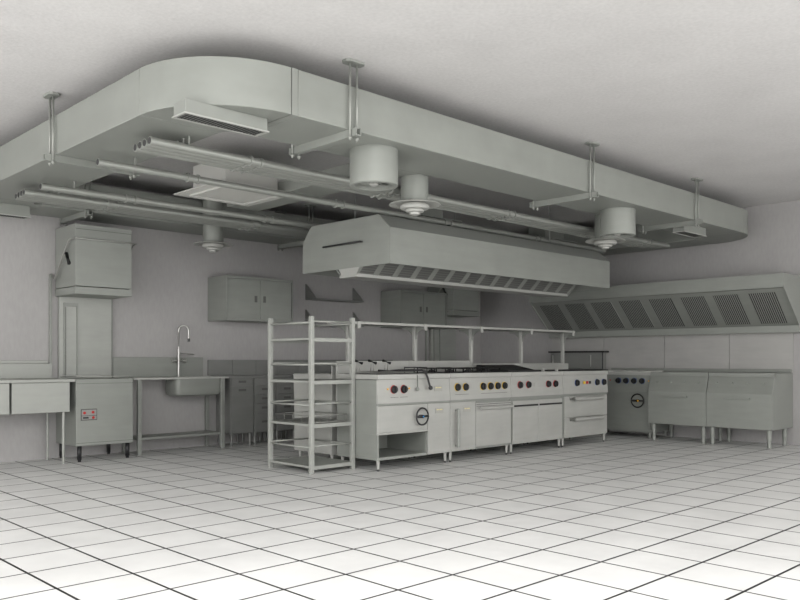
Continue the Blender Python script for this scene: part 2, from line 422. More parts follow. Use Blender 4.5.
# shell: long sides + roof as one sheet, ends as cheeks
build('shell', prism(nb(), prof2, 'x', hx0+.012, hx1-.012), MT, hood, 0)
for x0 in (hx0, hx1-.012): build('end_panel', prism(nb(), prof, 'x', x0, x0+.0118), MT, hood, 0)
tr0, tr1 = 5.62, 5.84
FX0, FX1 = hx0+.016, 8.30
for sgn, yb in ((-1, tr0), (1, tr1)):
    ya, za, zb = yb+sgn*.32, 2.11, 1.79
    for k in range(14):
        x0 = FX0+k*(FX1-FX0)/14; x1 = x0+(FX1-FX0)/14
        bm = prism(nb(), [(ya, za), (yb, zb), (yb-sgn*.012, zb+.003), (ya-sgn*.012, za+.003)], 'x', x0+.035, x1-.035)
        build('grease_filter', bm, PERF2, hood)
    for k in range(15):
        xc = FX0+k*(FX1-FX0)/14
        build('filter_divider', prism(nb(), [(ya, za-.004), (yb, zb-.004), (yb-sgn*.012, zb+.003), (ya-sgn*.012, za+.003)], 'x', max(FX0, xc-.035), min(FX1, xc+.035)), MT, hood)
build('grease_trough', prism(nb(), [(tr0-.01, 1.80), (tr0-.01, 1.768), (tr1+.01, 1.768), (tr1+.01, 1.80)], 'x', FX0, FX1), MTL, hood, .002)
build('trough_end_plate', prism(nb(), [(5.56, 1.85), (5.62, 1.766), (5.79, 1.766), (5.85, 1.85)], 'x', hx0+.006, hx0+.0155), MTL, hood)
build('trough_end_plate', prism(nb(), [(tr0-.32, 2.10), (tr0, 1.768), (tr1, 1.768), (tr1+.32, 2.10)], 'x', FX1+.001, FX1+.012), MT, hood)
bm = nb(); cyl(bm, (hx0-.035, hy0+.36, 2.075), (hx0-.035, hy0+.90, 2.075), .009, n=12)
for y in (hy0+.37, hy0+.89): cyl(bm, (hx0-.035, y, 2.075), (hx0, y, 2.075), .007, n=10)
build('end_handle', bm, BLK, hood)
for x, y in ((5.505, 5.50), (7.52, 5.32), (5.42, 6.25), (6.95, 6.25)): build('hanging_rod', cyl(nb(), (x, y, 2.295), (x, y, ZC), .005, n=8), MT, hood)

# ------------------------------------------------------------------ wall hood (right)
t = thing('wall_extractor_hood', 'long slanted steel extractor hood with dark grilles on the right wall', 'extractor hood', (9.8, 5.1, 1.31))
wy0, wy1 = 3.40, 6.86
build('end_panel', prism(nb(), [(XW, 1.955), (9.20, 1.955), (9.20, 1.80), (9.665, 1.388), (9.665, 1.31), (XW, 1.31)], 'y', wy0, wy0+.012), MT, t, .002)
build('end_panel', prism(nb(), [(XW, 1.955), (9.20, 1.955), (9.20, 1.80), (9.665, 1.388), (9.665, 1.31), (XW, 1.31)], 'y', wy1-.012, wy1), MT, t, .002)
build('fascia', prism(nb(), [(XW, 1.955), (9.20, 1.955), (9.20, 1.80), (9.215, 1.80), (9.215, 1.94), (XW, 1.94)], 'y', wy0+.012, wy1-.012), MT, t, 0)
build('bottom_trough', prism(nb(), [(9.655, 1.392), (9.655, 1.312), (XW, 1.312), (XW, 1.392)], 'y', wy0+.012, wy1-.012), MT, t, 0)
def slope(u): return (9.217+u*(9.67-9.217), 1.795-u*(1.795-1.39))
bm = nb(); (ax, az), (bx_, bz) = slope(0), slope(1)
prism(bm, [(ax+.02, az), (bx_+.02, bz), (bx_+.03, bz+.01), (ax+.03, az+.01)], 'y', wy0+.012, wy1-.012)
build('filter_plate', bm, MT, t)
nfil = 8; pitch = (wy1-wy0-.12)/nfil
for k in range(nfil):
    ya = wy0+.12+k*pitch; yb = ya+pitch*.72
    (ax, az), (bx_, bz) = slope(.10), slope(.93)
    bm = prism(nb(), [(ax+.012, az), (bx_+.012, bz), (bx_+.02, bz), (ax+.02, az)], 'y', ya, yb)
    build('perforated_filter', bm, PERF, t)

# ------------------------------------------------------------------ cooking island
IY = 5.235
def knob(parent, c, ring, axis='y', r=.036, ang=0.6):
    """round control knob standing off a front face; c = centre on the face"""
    x, y, z = c
    s = -1
    def L(prof, n=28): return lathe(nb(), c, [(a, s*h) for a, h in prof], n, axis)
    k = build('knob', L([(r*1.0, .002), (r*1.0, .016), (r*.85, .026)]), BLK, parent, 0, 35)
    build('dial_ring', L([(r*1.1, .0), (r*1.1, .004), (r*1.02, .0045)]), ring, k, 0, 35)
    bm = nb(); h = .006
    if axis == 'y': box(bm, x-h, x+h, y-.038, y-.026, z-r*.75, z+r*.75)
    else: box(bm, x-.038, x-.026, y-h, y+h, z-r*.75, z+r*.75)
    build('grip', bm, BLK, k, .002)
    # pointer on the rim
    bm = nb(); a = math.radians(35)
    px, pz = r*math.cos(a), r*math.sin(a)
    if axis == 'y': cyl(bm, (x+px, y-.007, z+pz), (x+px, y-.0, z+pz), .010, n=10)
    else: cyl(bm, (x-.007, y-px, z+pz), (x, y-px, z+pz), .010, n=10)
    build('pointer', bm, ring, k)
    return k
def lamp(parent, c, mat, axis='y', r=.009):
    build('indicator_lamp', lathe(nb(), c, [(r, 0), (r, -.005), (r*.6, -.008)], 14, axis), mat, parent, 0, 35)
def label_plate(parent, x, z, w=.11, h=.05, y=IY):
    p = bx('label_plate', x-w/2, x+w/2, y-.006, y-.0005, z-h/2, z+h/2, LBL, parent, .001)
    bm = nb(); box(bm, x-w*.36, x-w*.1, y-.0068, y-.006, z+h*.08, z+h*.3); box(bm, x-w*.02, x+w*.36, y-.0068, y-.006, z+h*.08, z+h*.3)
    build('printed_text', bm, LBLY, p)
    return p
def feet(parent, x0, x1, ys, top=.10, r=.015):
    for x in (x0, x1):
        for y in ys:
            l = build('leg', lathe(nb(), (x, y, 0), [(r*.75, .02), (r, top*.75), (r*1.25, top)], 16), MTL, parent, 0, 35)
            build('foot', lathe(nb(), (x, y, 0), [(r*.7, 0), (r*.7, .015), (r*.5, .022)], 16), BLK, l, 0, 35)
IX = [4.805, 5.757, 6.708, 7.657, 8.60]
BY = 5.80      # rear of front row
TOP = .865
def cooker_unit(name, label, i, lower=True, back=.985, openshelf=None):
    x0, x1 = IX[i]+.002, IX[i+1]-.002
    t = thing(name, label, 'cooking unit', ((x0+x1)/2, IY, 0))
    # body
    bm = nb()
    if openshelf is None: box(bm, x0, x1, IY+.02, BY, .10, TOP-.05)
    else:
        xs = openshelf
        box(bm, x0, x1, IY+.02, BY, .33, TOP-.05)
        box(bm, xs, x1, IY+.02, BY, .10, .33)
        box(bm, x0, xs, IY+.001, BY, .10, .125)
        box(bm, x0, x0+.015, IY+.001, BY, .125, .33)
        box(bm, x0+.015, xs, BY-.015, BY, .125, .33)
    build('body', bm, MT, t, .002)
    # worktop with front edge
    build('worktop', box(nb(), x0, x1, IY-.004, BY, TOP-.045, TOP), MTL, t, .004)
    # control panel sloping
    build('control_panel', prism(nb(), [(IY+.014, TOP-.047), (IY+.025, TOP-.047), (IY+.02, .605), (IY-.003, .605)], 'x', x0, x1), MTL, t, 0)
    build('panel_trim', box(nb(), x0, x1, IY+.004, IY+.02, .586, .604), MT, t, .001)
    build('backsplash', box(nb(), x0, x1, BY, BY+.02, .60, back), MTL, t, .002)
    feet(t, x0+.035, x1-.035, (IY+.035, BY-.04))
    return t, x0, x1
KZ, KY = .728, IY+.005
# unit 1: fryer / pasta cooker with open shelf
u1, a, b = cooker_unit('fryer_unit', 'steel fryer unit at the left end of the island, red dials and open shelf below', 0, openshelf=5.44)
bx('drawer_front', a, 5.442, IY, IY+.019, .345, .583, MTL, u1)
bx('shelf_trim', a, 5.442, IY-.004, IY+.02, .325, .344, MTL, u1, .002)
d = bx('door', 5.448, b, IY, IY+.019, .105, .583, MTL, u1)
for x in (5.005, 5.131): knob(u1, (x, KY, KZ), RED)
for x in (4.93, 5.202): lamp(u1, (x, KY, .733), ORA)
label_plate(u1, 5.59, .722, y=KY); label_plate(u1, 5.60, .512)
bm = nb()
for x in (5.01, 5.13): box(bm, x-.05, x+.05, KY-.006, KY-.005+.0, .655, .658)
build('etched_line', bm, SEAM, u1)
# drain lever
tube(bm := nb(), [(4.87, IY+.06, TOP+.035), (5.1, IY+.04, TOP+.035), (5.37, IY+.01, TOP+.035), (5.395, IY-.015, TOP+.022), (5.41, IY-.03, TOP-.03), (5.44, IY-.035, .74)], .010, 10)
lv = build('swing_lever', bm, BLK, u1, 0, 40)
build('lever_ball', lathe(nb(), (5.447, IY-.035, 0), [(.005, .712), (.017, .718), (.022, .732), (.017, .748), (.006, .754)], 18), BLK, lv, 0, 40)
tube(bm := nb(), [(5.295, IY-.012, TOP-.01), (5.29, IY-.018, .74)], .006, 8); lathe(bm, (5.288, IY-.02, 0), [(.005, .705), (.016, .712), (.020, .725), (.015, .738), (.005, .744)], 16)
build('lever_twin', bm, MT, u1, 0, 40)  # grey tube and ball repeating the lever's outline beside it
# wheel
def wheel(parent, c, axis='y', r=.078):
    x, y, z = c; o = .035
    pts = [(x+r*math.cos(t), y-o, z+r*math.sin(t)) if axis == 'y' else (x-o, y+r*math.cos(t), z+r*math.sin(t)) for t in [2*math.pi*i/32 for i in range(32)]]
    w_ = build('hand_wheel', tube(nb(), pts, .008, 10, True), BLK, parent, 0, 40)
    bm = nb()
    if axis == 'y': cyl(bm, (x-r, y-o, z), (x+r, y-o, z), .011, n=10); cyl(bm, (x, y, z), (x, y-o-.01, z), .016, n=16)
    else: cyl(bm, (x-o, y-r, z), (x-o, y+r, z), .011, n=10); cyl(bm, (x, y, z), (x-o-.01, y, z), .016, n=16)
    build('wheel_spoke', bm, BLK, w_)
    return w_
wl = wheel(u1, (5.337, IY, .47))
build('wheel_centre', lathe(nb(), (5.337, IY-.047, .47), [(.008, 0), (.008, -.004)], 14, 'y'), plain('blue_dot', (.03, .25, .6), .4), wl)
# fryer tank mouth and baskets
build('tank_opening', box(nb(), a+.04, 5.42, IY+.09, BY-.06, TOP-.002, TOP+.002), DARK, u1)
def basket(x, label):
    t = thing('fryer_basket', label, 'fryer basket', (x, IY+.25, TOP), 'wire fryer baskets at the left end of the island')
    y0, y1, z0, z1 = IY+.11, BY-.16, TOP+.004, TOP+.02
    bm = nb()
    for z in (z0+.002, z1): tube(bm, [(x-.07, y0, z), (x+.07, y0, z), (x+.07, y1, z), (x-.07, y1, z)], .003, 6, True)
    for k in range(6):
        yy = y0+(y1-y0)*k/5; tube(bm, [(x-.07, yy, z0+.002), (x+.07, yy, z0+.002)], .0018, 6)
    for k in range(4):
        xx = x-.07+.14*k/3; tube(bm, [(xx, y0, z0+.002), (xx, y1, z0+.002)], .0018, 6)
    build('wire_mesh', bm, CHR, t)
    bm = nb()
    for s in (-.018, .018): tube(bm, [(x+s, y1, z1), (x+s, y1-.005, z1+.06), (x+s*.6, y1-.01, TOP+.100)], .0035, 8)
    build('handle_wire', bm, CHR, t)
    build('handle_grip', tube(nb(), [(x-.012, y1+.03, TOP+.124), (x+.012, y1-.05, TOP+.098)], .014, 10), BLK, t)
for x, l in ((4.925, 'wire fryer basket with black grip, leftmost of three on the fryer'), (5.10, 'wire fryer basket with black grip, middle of three on the fryer'), (5.285, 'wire fryer basket with black grip, rightmost of three on the fryer')):
    basket(x, l)
# solid top frames on the right half of unit 1
bm = nb()
tube(bm, [(5.61, IY+.30, TOP), (5.61, IY+.30, TOP+.055), (5.745, IY+.30, TOP+.055), (5.745, IY+.30, TOP)], .006, 8)
tube(bm, [(5.61, IY+.48, TOP), (5.61, IY+.48, TOP+.055), (5.745, IY+.48, TOP+.055), (5.745, IY+.48, TOP)], .006, 8)
tube(bm, [(5.61, IY+.30, TOP+.055), (5.61, IY+.48, TOP+.055)], .006, 8); tube(bm, [(5.745, IY+.30, TOP+.055), (5.745, IY+.48, TOP+.055)], .006, 8)
build('pan_rest', bm, IRON, u1)

# unit 2: gas range with oven
u2, a, b = cooker_unit('gas_range', 'steel gas range with yellow-ringed dials and an oven door, second unit of the island', 1)
d = bx('cupboard_door', a+.002, 6.135, IY, IY+.019, .105, .583, MTL, u2)
hb = nb(); cyl(hb, (5.835, IY-.04, .145), (5.835, IY-.04, .52), .017, n=14)
for z in (.16, .505): cyl(hb, (5.835, IY-.04, z), (5.835, IY, z), .010, n=10)
build('vertical_handle', hb, MT, d, 0, 40)
label_plate(u2, 6.00, .505, y=IY)
od = bx('oven_door', 6.145, b-.002, IY, IY+.019, .125, .56, MTL, u2)
bm = nb(); box(bm, 6.15, b-.006, IY-.003, IY, .545, .549); box(bm, 6.15, b-.006, IY-.003, IY, .527, .530)
build('door_groove', bm, SEAM, od)
hb = nb(); cyl(hb, (6.17, IY-.035, .51), (b-.02, IY-.035, .51), .016, n=14)
for x in (6.20, b-.05): cyl(hb, (x, IY-.035, .51), (x, IY, .51), .009, n=10)
build('oven_handle', hb, MTL, od, 0, 40)
for x in (5.864, 5.985, 6.25, 6.368, 6.483, 6.597): knob(u2, (x, KY, KZ), YEL)
bm = nb()
for x0, x1 in ((5.83, 6.03), (6.22, 6.64)): box(bm, x0, x1, KY-.0065, KY-.006, .655, .658)
build('etched_line', bm, SEAM, u2)
def burner(parent, cx_, cy_):
    bm = nb()
    w2, z = .10, TOP+.045
    tube(bm, [(cx_-w2, cy_-w2, z), (cx_+w2, cy_-w2, z), (cx_+w2, cy_+w2, z), (cx_-w2, cy_+w2, z)], .007, 8, True)
    for a_ in range(4):
        t_ = math.pi/2*a_; dx, dy = math.cos(t_), math.sin(t_)
        tube(bm, [(cx_+dx*w2, cy_+dy*w2, z), (cx_+dx*.03, cy_+dy*.03, z)], .006, 8)
        sx, sy = (1, 1, -1, -1)[a_], (1, -1, 1, -1)[a_]
        tube(bm, [(cx_+sx*w2, cy_+sy*w2, z), (cx_+sx*w2, cy_+sy*w2, TOP)], .006, 8)
    gr = build('pan_support', bm, IRON, parent)
    build('burner_cap', lathe(nb(), (cx_, cy_, 0), [(.045, TOP), (.045, TOP+.014), (.03, TOP+.02), (.03, TOP+.028), (.01, TOP+.03)], 20), IRON, parent, 0, 40)
build('burner_tray', box(nb(), 5.80, b-.03, IY+.05, BY-.03, TOP, TOP+.006), IRON, u2, .001)
for x in (5.92, 6.20, 6.50):
    for y in (5.40, 5.64): burner(u2, x, y)

# unit 3: griddle
u3, a, b = cooker_unit('griddle_unit', 'steel griddle unit with red dials and two black-topped doors, third in the island', 2, back=.95)
for x0, x1 in ((a+.03, 7.183), (7.188, b-.02)):
    d = bx('door', x0, x1, IY, IY+.019, .105, .56, MTL, u3)
    build('door_pull', box(nb(), x0+.02, x1-.012, IY-.012, IY, .498, .516), BLK, d, .002)
for x in (6.862, 7.01, 7.373, 7.508): knob(u3, (x, KY, KZ), RED)
bx('label_plate', 7.11, 7.235, KY-.006, KY-.0005, .705, .75, MTL, u3, .001)
build('griddle_plate', prism(nb(), [(6.74, 5.30), (7.36, 5.30), (7.36, 5.74), (6.74, 5.74)], 'z', TOP, TOP+.02), IRON, u3, .002)
build('raised_griddle', prism(nb(), [(5.42, TOP+.02), (5.74, TOP+.02), (5.74, TOP+.075), (5.70, TOP+.075)], 'x', 6.74, 7.36), IRON, u3, .002)
for x in (7.34, 7.60): bx('corner_post', x-.012, x+.012, 5.27, 5.30, TOP, TOP+.035, MTL, u3, .002)

# unit 4: electric range with drawers
u4, a, b = cooker_unit('electric_range', 'steel electric range with blue dials and two drawers, right end of the island', 3, back=.95)
for z0, z1, hz in ((.335, .575, .545), (.105, .33, .31)):
    d = bx('drawer', a+.03, b-.015, IY, IY+.019, z0, z1, MTL, u4)
    tube(bm := nb(), [(7.80, IY, hz), (7.82, IY-.04, hz), (8.42, IY-.04, hz), (8.44, IY, hz)], .021, 12)
    build('drawer_handle', bm, MTL, d, 0, 40)
for x in (7.935, 8.36, 8.51): knob(u4, (x, KY, KZ), BLU)
sw = bx('switch_block', 8.05, 8.235, KY-.004, KY-.0005, .705, .752, MTL, u4, .001)
for x, m in ((8.085, YEL), (8.145, RED), (8.205, BLK)):
    build('push_button', box(nb(), x-.021, x+.021, KY-.010, KY-.004, .713, .745), m, sw, .002)
build('glass_hob', box(nb(), 7.72, 8.53, 5.31, 5.72, TOP, TOP+.012), BLK, u4, .002)

# rear row of the island
ry0, ry1 = 5.885, 6.48
for k in range(4):
    x0, x1 = IX[k]+.002, IX[k+1]-.002
    t = thing('rear_island_cabinet', ('plain steel cabinet of the rear island row seen through the rack trolley', 'rear row island cabinet behind the gas range', 'rear row island cabinet behind the griddle', 'rear row island cabinet behind the electric range')[k], 'cabinet', ((x0+x1)/2, ry1, 0), 'rear row of the island')
    build('body', prism(nb(), [(ry0, .10), (ry1-.012, .10), (ry1-.012, .60), (ry1, .81), (ry1, .86), (ry0, .86)], 'x', x0, x1), MTL, t, .003)
    build('door', box(nb(), x0+.02, x1-.02, ry1-.012, ry1, .12, .58), MTL, t, .002)
    feet(t, x0+.04, x1-.04, (ry0+.04, ry1-.06))
    build('backsplash', box(nb(), x0, x1, ry0-.011, ry0-.0005, .60, .955), MTL, t, .001)

# overhead shelf
t = thing('island_overhead_shelf', 'long narrow steel shelf on posts and curved brackets above the island', 'shelf', (6.7, 5.86, .86))
sh = build('shelf_board', box(nb(), 4.86, 8.60, 5.70, 6.02, 1.335, 1.358), MTL, t, .002)
for px in (4.99, 5.893, 6.78, 7.69, 8.55):
    pt = bx('post', px-.018, px+.018, 5.836, 5.872, .60 if False else .62, 1.335, MTL, t, .003)
    for s, yt in ((-1, 5.70), (1, 6.02)):
        yb = 5.832 if s < 0 else 5.876
        bm = nb(); n = 8
        outer = [(yt+s*0, 1.335), (yt, 1.31)]
        L_ = abs(yt-yb)
        inner = [(yb+s*L_*(.88*(1-math.sin(math.pi/2*i/n))+.0), 1.31-.10*(1-math.cos(math.pi/2*i/n))) for i in range(n+1)]
        prism(bm, [(yb, 1.335)]+outer+inner, 'x', px-.011, px+.011)
        build('curved_bracket', bm, MT, t)
    build('shelf_clip', box(nb(), px-.02, px+.02, 5.69, 5.70, 1.295, 1.36), MTL, t, .001)

# ------------------------------------------------------------------ rack trolley
rx0, rx1, ry0_, ry1_ = 4.293, 4.800, 5.531, 6.185
t = thing('rack_trolley', 'open steel rack with four posts and four shelves standing left of the island', 'rack', ((rx0+rx1)/2, 5.93, 0))
P_ = .038
for x in (rx0, rx1-P_):
    for y in (ry0_, ry1_-P_): bx('post', x, x+P_, y, y+P_, 0, 1.38, RCK, t, .004)
for z in (.045, .41, .79, 1.165):
    s = build('shelf', box(nb(), rx0+.01, rx1-.01, ry0_+.012, ry1_-.012, z+.012, z+.022), MT, t, .001)
    bm = nb()
    box(bm, rx0+P_, rx1-P_, ry0_+.006, ry0_+.016, z-.010, z+.024); box(bm, rx0+P_, rx1-P_, ry1_-.016, ry1_-.006, z-.010, z+.024)
    box(bm, rx0+.006, rx0+.016, ry0_+P_, ry1_-P_, z+.004, z+.024); box(bm, rx1-.016, rx1-.006, ry0_+P_, ry1_-P_, z+.004, z+.024)
    build('shelf_rim', bm, RCK, s, .002)
for z in (.24, .61, .965, 1.335):
    for y in (ry0_+P_/2, ry1_-P_/2): build('cross_rail', cyl(nb(), (rx0+P_, y, z), (rx1-P_, y, z), .009, n=10), RCK, t)
    for x in (rx0+P_/2, rx1-P_/2): build('side_rail', cyl(nb(), (x, ry0_+P_, z-.012), (x, ry1_-P_, z-.012), .009, n=10), RCK, t)
# wire tray on a shelf
tw = thing('wire_tray', 'shallow wire tray lying on the third shelf down of the rack trolley', 'wire tray', (4.58, 5.93, .44))
bm = nb(); zA, zB = .437, .50
X_, Y_ = (4.345, 4.75), (5.60, 6.13)
for z in (zA+.003, zB): tube(bm, [(X_[0], Y_[0], z), (X_[1], Y_[0], z), (X_[1], Y_[1], z), (X_[0], Y_[1], z)], .0055, 6, True)
for i in range(5):
    x = X_[0]+(X_[1]-X_[0])*i/4
    for y in Y_: tube(bm, [(x, y, zA+.003), (x, y, zB)], .0045, 6)
    y = Y_[0]+(Y_[1]-Y_[0])*i/4
    for xx in X_: tube(bm, [(xx, y, zA+.003), (xx, y, zB)], .0045, 6)
build('wire_frame', bm, MTL, tw)
bm = nb()
for i in range(1, 12):
    x = X_[0]+(X_[1]-X_[0])*i/12; tube(bm, [(x, Y_[0], zA+.003), (x, Y_[1], zA+.003)], .002, 6)
build('wire_floor', bm, CHR, tw)

# ------------------------------------------------------------------ hood-type dishwashers
def dishwasher(label):
    t = thing('hood_dishwasher', label, 'dishwasher', (3.445, 8.0, 0), 'hood-type dishwashers on the back wall')
    x0, x1, y0, y1 = 3.158, 3.738, 7.755, 8.262
    bx('lower_body', x0, x1, y0, y1, .155, .808, MT, t, .004)
    build('front_seam', box(nb(), x0, x1, y0-.0015, y0, .762, .765), SEAM, t)
    build('lower_seam', box(nb(), x0, x1, y0-.0015, y0, .183, .186), SEAM, t)
    cp = bx('control_panel', 3.202, 3.362, y0-.006, y0, .405, .515, SEAM, t, .002)
    build('panel_recess', box(nb(), 3.208, 3.355, y0-.0075, y0-.006, .412, .508), plain('panel_grey', (.27, .27, .255), .5), cp)
    build('panel_divider', box(nb(), 3.208, 3.355, y0-.010, y0-.006, .448, .452), BLK, cp)
    for x, z in ((3.235, .478), (3.318, .482), (3.322, .430)):
        build('red_button', lathe(nb(), (x, y0-.006, z), [(.013, 0), (.013, -.008), (.009, -.011)], 16, 'y'), RED, cp, 0, 40)
    build('black_switch', box(nb(), 3.22, 3.275, y0-.012, y0-.006, .422, .438), BLK, cp, .001)
    for x in (x0+.045, x1-.045):
        for y in (7.79, 8.23):
            l = build('leg', cyl(nb(), (x, y, .02), (x, y, .155), .021, n=16), BLK, t)
            build('foot', cyl(nb(), (x, y, 0), (x, y, .02), .016, n=16), BLK, l)
    # raised hood
    h = bx('raised_hood', 3.152, 3.722, 7.755, 8.262, 1.715, 2.31, MT, t, .004)
    build('hood_skirt', prism(nb(), [(7.751, 1.708), (7.751, 1.637), (8.262, 1.637), (8.262, 1.708)], 'x', 3.148, 3.726), MT, h, .003)
    build('hood_cap', box(nb(), 3.150, 3.724, 7.753, 8.262, 2.302, 2.318), MT, h, .003)
    tube(bm := nb(), [(3.105, 8.25, 1.86), (3.105, 8.16, 1.80), (3.11, 8.13, 1.83), (3.118, 7.97, 2.03), (3.12, 7.84, 2.155), (3.125, 7.80, 2.172), (3.14, 7.722, 2.172), (3.17, 7.716, 2.172), (3.72, 7.716, 2.172), (3.755, 7.725, 2.172), (3.76, 7.80, 2.165), (3.76, 7.97, 2.03), (3.765, 8.13, 1.83), (3.77, 8.16, 1.80), (3.77, 8.25, 1.86)], .009, 10)
    build('lift_handle', bm, CHR, t, 0, 40)
    for x in (3.122, 3.757):
        tube(bm := nb(), [(x+(.016 if x < 3.4 else -.016), 7.945, 2.045), (x+(.016 if x < 3.4 else -.016), 7.875, 1.935)], .017, 10); build('handle_damper', bm, BLK, t)
    build('hood_seam', box(nb(), 3.152, 3.722, 7.7535, 7.755, 2.268, 2.272), SEAM, h)
    # column and rails behind
    c = bx('rear_column', 3.175, 3.718, 8.215, 8.262, .808, 1.637, RCK, t, .002)
    bm = nb(); box(bm, 3.215, 3.36, 8.198, 8.215, 1.54, 1.575); box(bm, 3.215, 3.232, 8.203, 8.215, .82, 1.54); box(bm, 3.346, 3.36, 8.203, 8.215, .82, 1.54)
    build('column_channel', bm, MTD, c, .001)
    build('channel_shadow_gap', box(nb(), 3.233, 3.24, 8.212, 8.215, .82, 1.535), SEAM, c)
    for x in (3.088, 3.722):
        bm = nb(); box(bm, x, x+.02, 8.235, 8.262, .96 if x < 3.5 else .82, 1.86)
        build('guide_rail', bm, MT, t, .002)
    # rack guide on top
    bm = nb()
    tube(bm, [(3.165, 7.77, .808), (3.17, 7.77, .832), (3.69, 7.77, .832), (3.70, 7.77, .808)], .005, 8)
    tube(bm, [(3.165, 8.17, .808), (3.17, 8.17, .832), (3.69, 8.17, .832), (3.70, 8.17, .808)], .005, 8)
    build('rack_guide', bm, CHR, t)
    return t
dw = dishwasher('hood-type dishwasher at the left with raised hood and red buttons, beside the drawer table')
dw2 = copy_tree(dw); dw2.location.x += 5.445
dw2['label'] = 'shaded hood-type dishwasher with raised hood in the far corner beyond the island'

# ------------------------------------------------------------------ left drawer table
t = thing('drawer_table', 'long steel work table with hanging drawer boxes at the left edge', 'work table', (2.3, 8.0, 0))
bx('worktop', 1.2, 3.150, 7.75, 8.255, .782, .812, RCK, t, .004)
for x0, x1 in ((1.45, 1.98), (2.02, 2.55), (2.57, 3.10)): bx('drawer', x0, x1, 7.765, 8.18, .495, .780, RCK, t, .003)
bx('backsplash', 1.2, 3.112, 8.235, 8.262, .812, .96, RCK, t, .003)
for x in (1.3, 3.045):
    for y in (7.78, 8.18):
        build('leg',  cyl(nb(), (x, y, 0), (x, y, .785 if x > 3 and y > 8.1 else .785), .013, n=14), RCK, t, 0, 40)
bx('wall_ledge', 1.2, 3.075, 8.25, 8.262, .962, .99, RCK, t, .002)

# ------------------------------------------------------------------ sink table
t = thing('sink_table', 'steel sink table with one deep basin and an undershelf, right of the left dishwasher', 'sink', (4.37, 8.0, 0))
tx0, tx1, ty0, ty1 = 3.80, 4.935, 7.87, 8.255
bz = .79
bxn, bxm, byn, bym = 4.30, 4.86, 7.895, 8.175
bm = nb(); box(bm, tx0, bxn+.01, ty0, ty1, .787, .806); box(bm, bxm-.01, tx1, ty0, ty1, .787, .806); box(bm, bxn+.01, bxm-.01, ty0, byn+.01, .787, .806); box(bm, bxn+.01, bxm-.01, bym-.01, ty1, .787, .806)
build('worktop', bm, MTL, t)
def rrect(x0, x1, y0, y1, r, n=5):
    return arc(x1-r, y1-r, r, 0, 90, n)+arc(x0+r, y1-r, r, 90, 180, n)+arc(x0+r, y0+r, r, 180, 270, n)+arc(x1-r, y0+r, r, 270, 360, n)
bm = nb()
rings = []
for off, z in ((0, .80), (0, .64), (.012, .61), (.04, .598)):
    rings.append([bm.verts.new((x, y, z)) for x, y in rrect(bxn+off, bxm-off, byn+off, bym-off, .05)])
for off, z in ((.046, .606), (.02, .616), (.008, .64), (.008, .80)):
    rings.append([bm.verts.new((x, y, z)) for x, y in rrect(bxn+off, bxm-off, byn+off, bym-off, .045)])
for A, B in zip(rings[:4], rings[1:4]):
    for i in range(len(A)): bm.faces.new((A[i], A[(i+1) % len(A)], B[(i+1) % len(A)], B[i]))
bm.faces.new(rings[3])
for A, B in zip(rings[4:], rings[5:]):
    for i in range(len(A)): bm.faces.new((A[i], A[(i+1) % len(A)], B[(i+1) % len(A)], B[i]))
bm.faces.new(rings[4])
for i in range(len(rings[0])): bm.faces.new((rings[0][i], rings[0][(i+1) % len(rings[0])], rings[7][(i+1) % len(rings[0])], rings[7][i]))
build('basin', bm, MT, t, 0, 40)
for x in (3.87, 4.865):
    for y in (7.89, 8.22): bx('leg', x-.022, x+.022, y-.018, y+.018, .0, .787, MT, t, .003)
bx('undershelf', 3.86, 4.87, 7.90, 8.21, .155, .18, MT, t, .003)
bx('backsplash', 3.745, 4.822, 8.235, 8.262, .806, 1.025, MT, t, .003)
# tap
fx, fy = 4.495, 8.205
t = thing('sink_tap', 'tall gooseneck chrome tap standing behind the sink basin', 'tap', (fx, fy, .806))
bm = nb(); cyl(bm, (fx, fy, .806), (fx, fy, 1.10), .014, n=16); cyl(bm, (fx, fy, 1.10), (fx, fy, 1.15), .014, .009, n=16)
build('riser', bm, CHR, t, 0, 40)
bm = nb(); cyl(bm, (fx-.075, fy, .985), (fx+.085, fy, .985), .011, n=14)
for x in (fx-.085, fx+.055): cyl(bm, (x, fy, .985), (x+.03, fy, .985), .026, n=16)
build('valve_bar', bm, CHR, t, 0, 40)
pts = [(fx, fy, 1.12), (fx, fy, 1.30)]+[(fx+.04-.04*math.cos(a_), fy-.04+.04*math.cos(a_), 1.32+.062*math.sin(a_)) for a_ in [math.pi*i/12 for i in range(13)]]+[(fx+.08, fy-.08, 1.23)]
build('gooseneck_spout', tube(nb(), pts, .009, 12), CHR, t, 0, 40)
bm = nb(); cyl(bm, (fx+.08, fy-.08, 1.20), (fx+.08, fy-.08, 1.235), .014, n=14); build('spray_head', bm, BLK, t, 0, 40)
tube(bm := nb(), [(fx+.01, fy-.012, 1.065), (fx+.10, fy-.03, 1.062), (fx+.17, fy-.04, 1.055)], .007, 10); build('lever', bm, CHR, t)

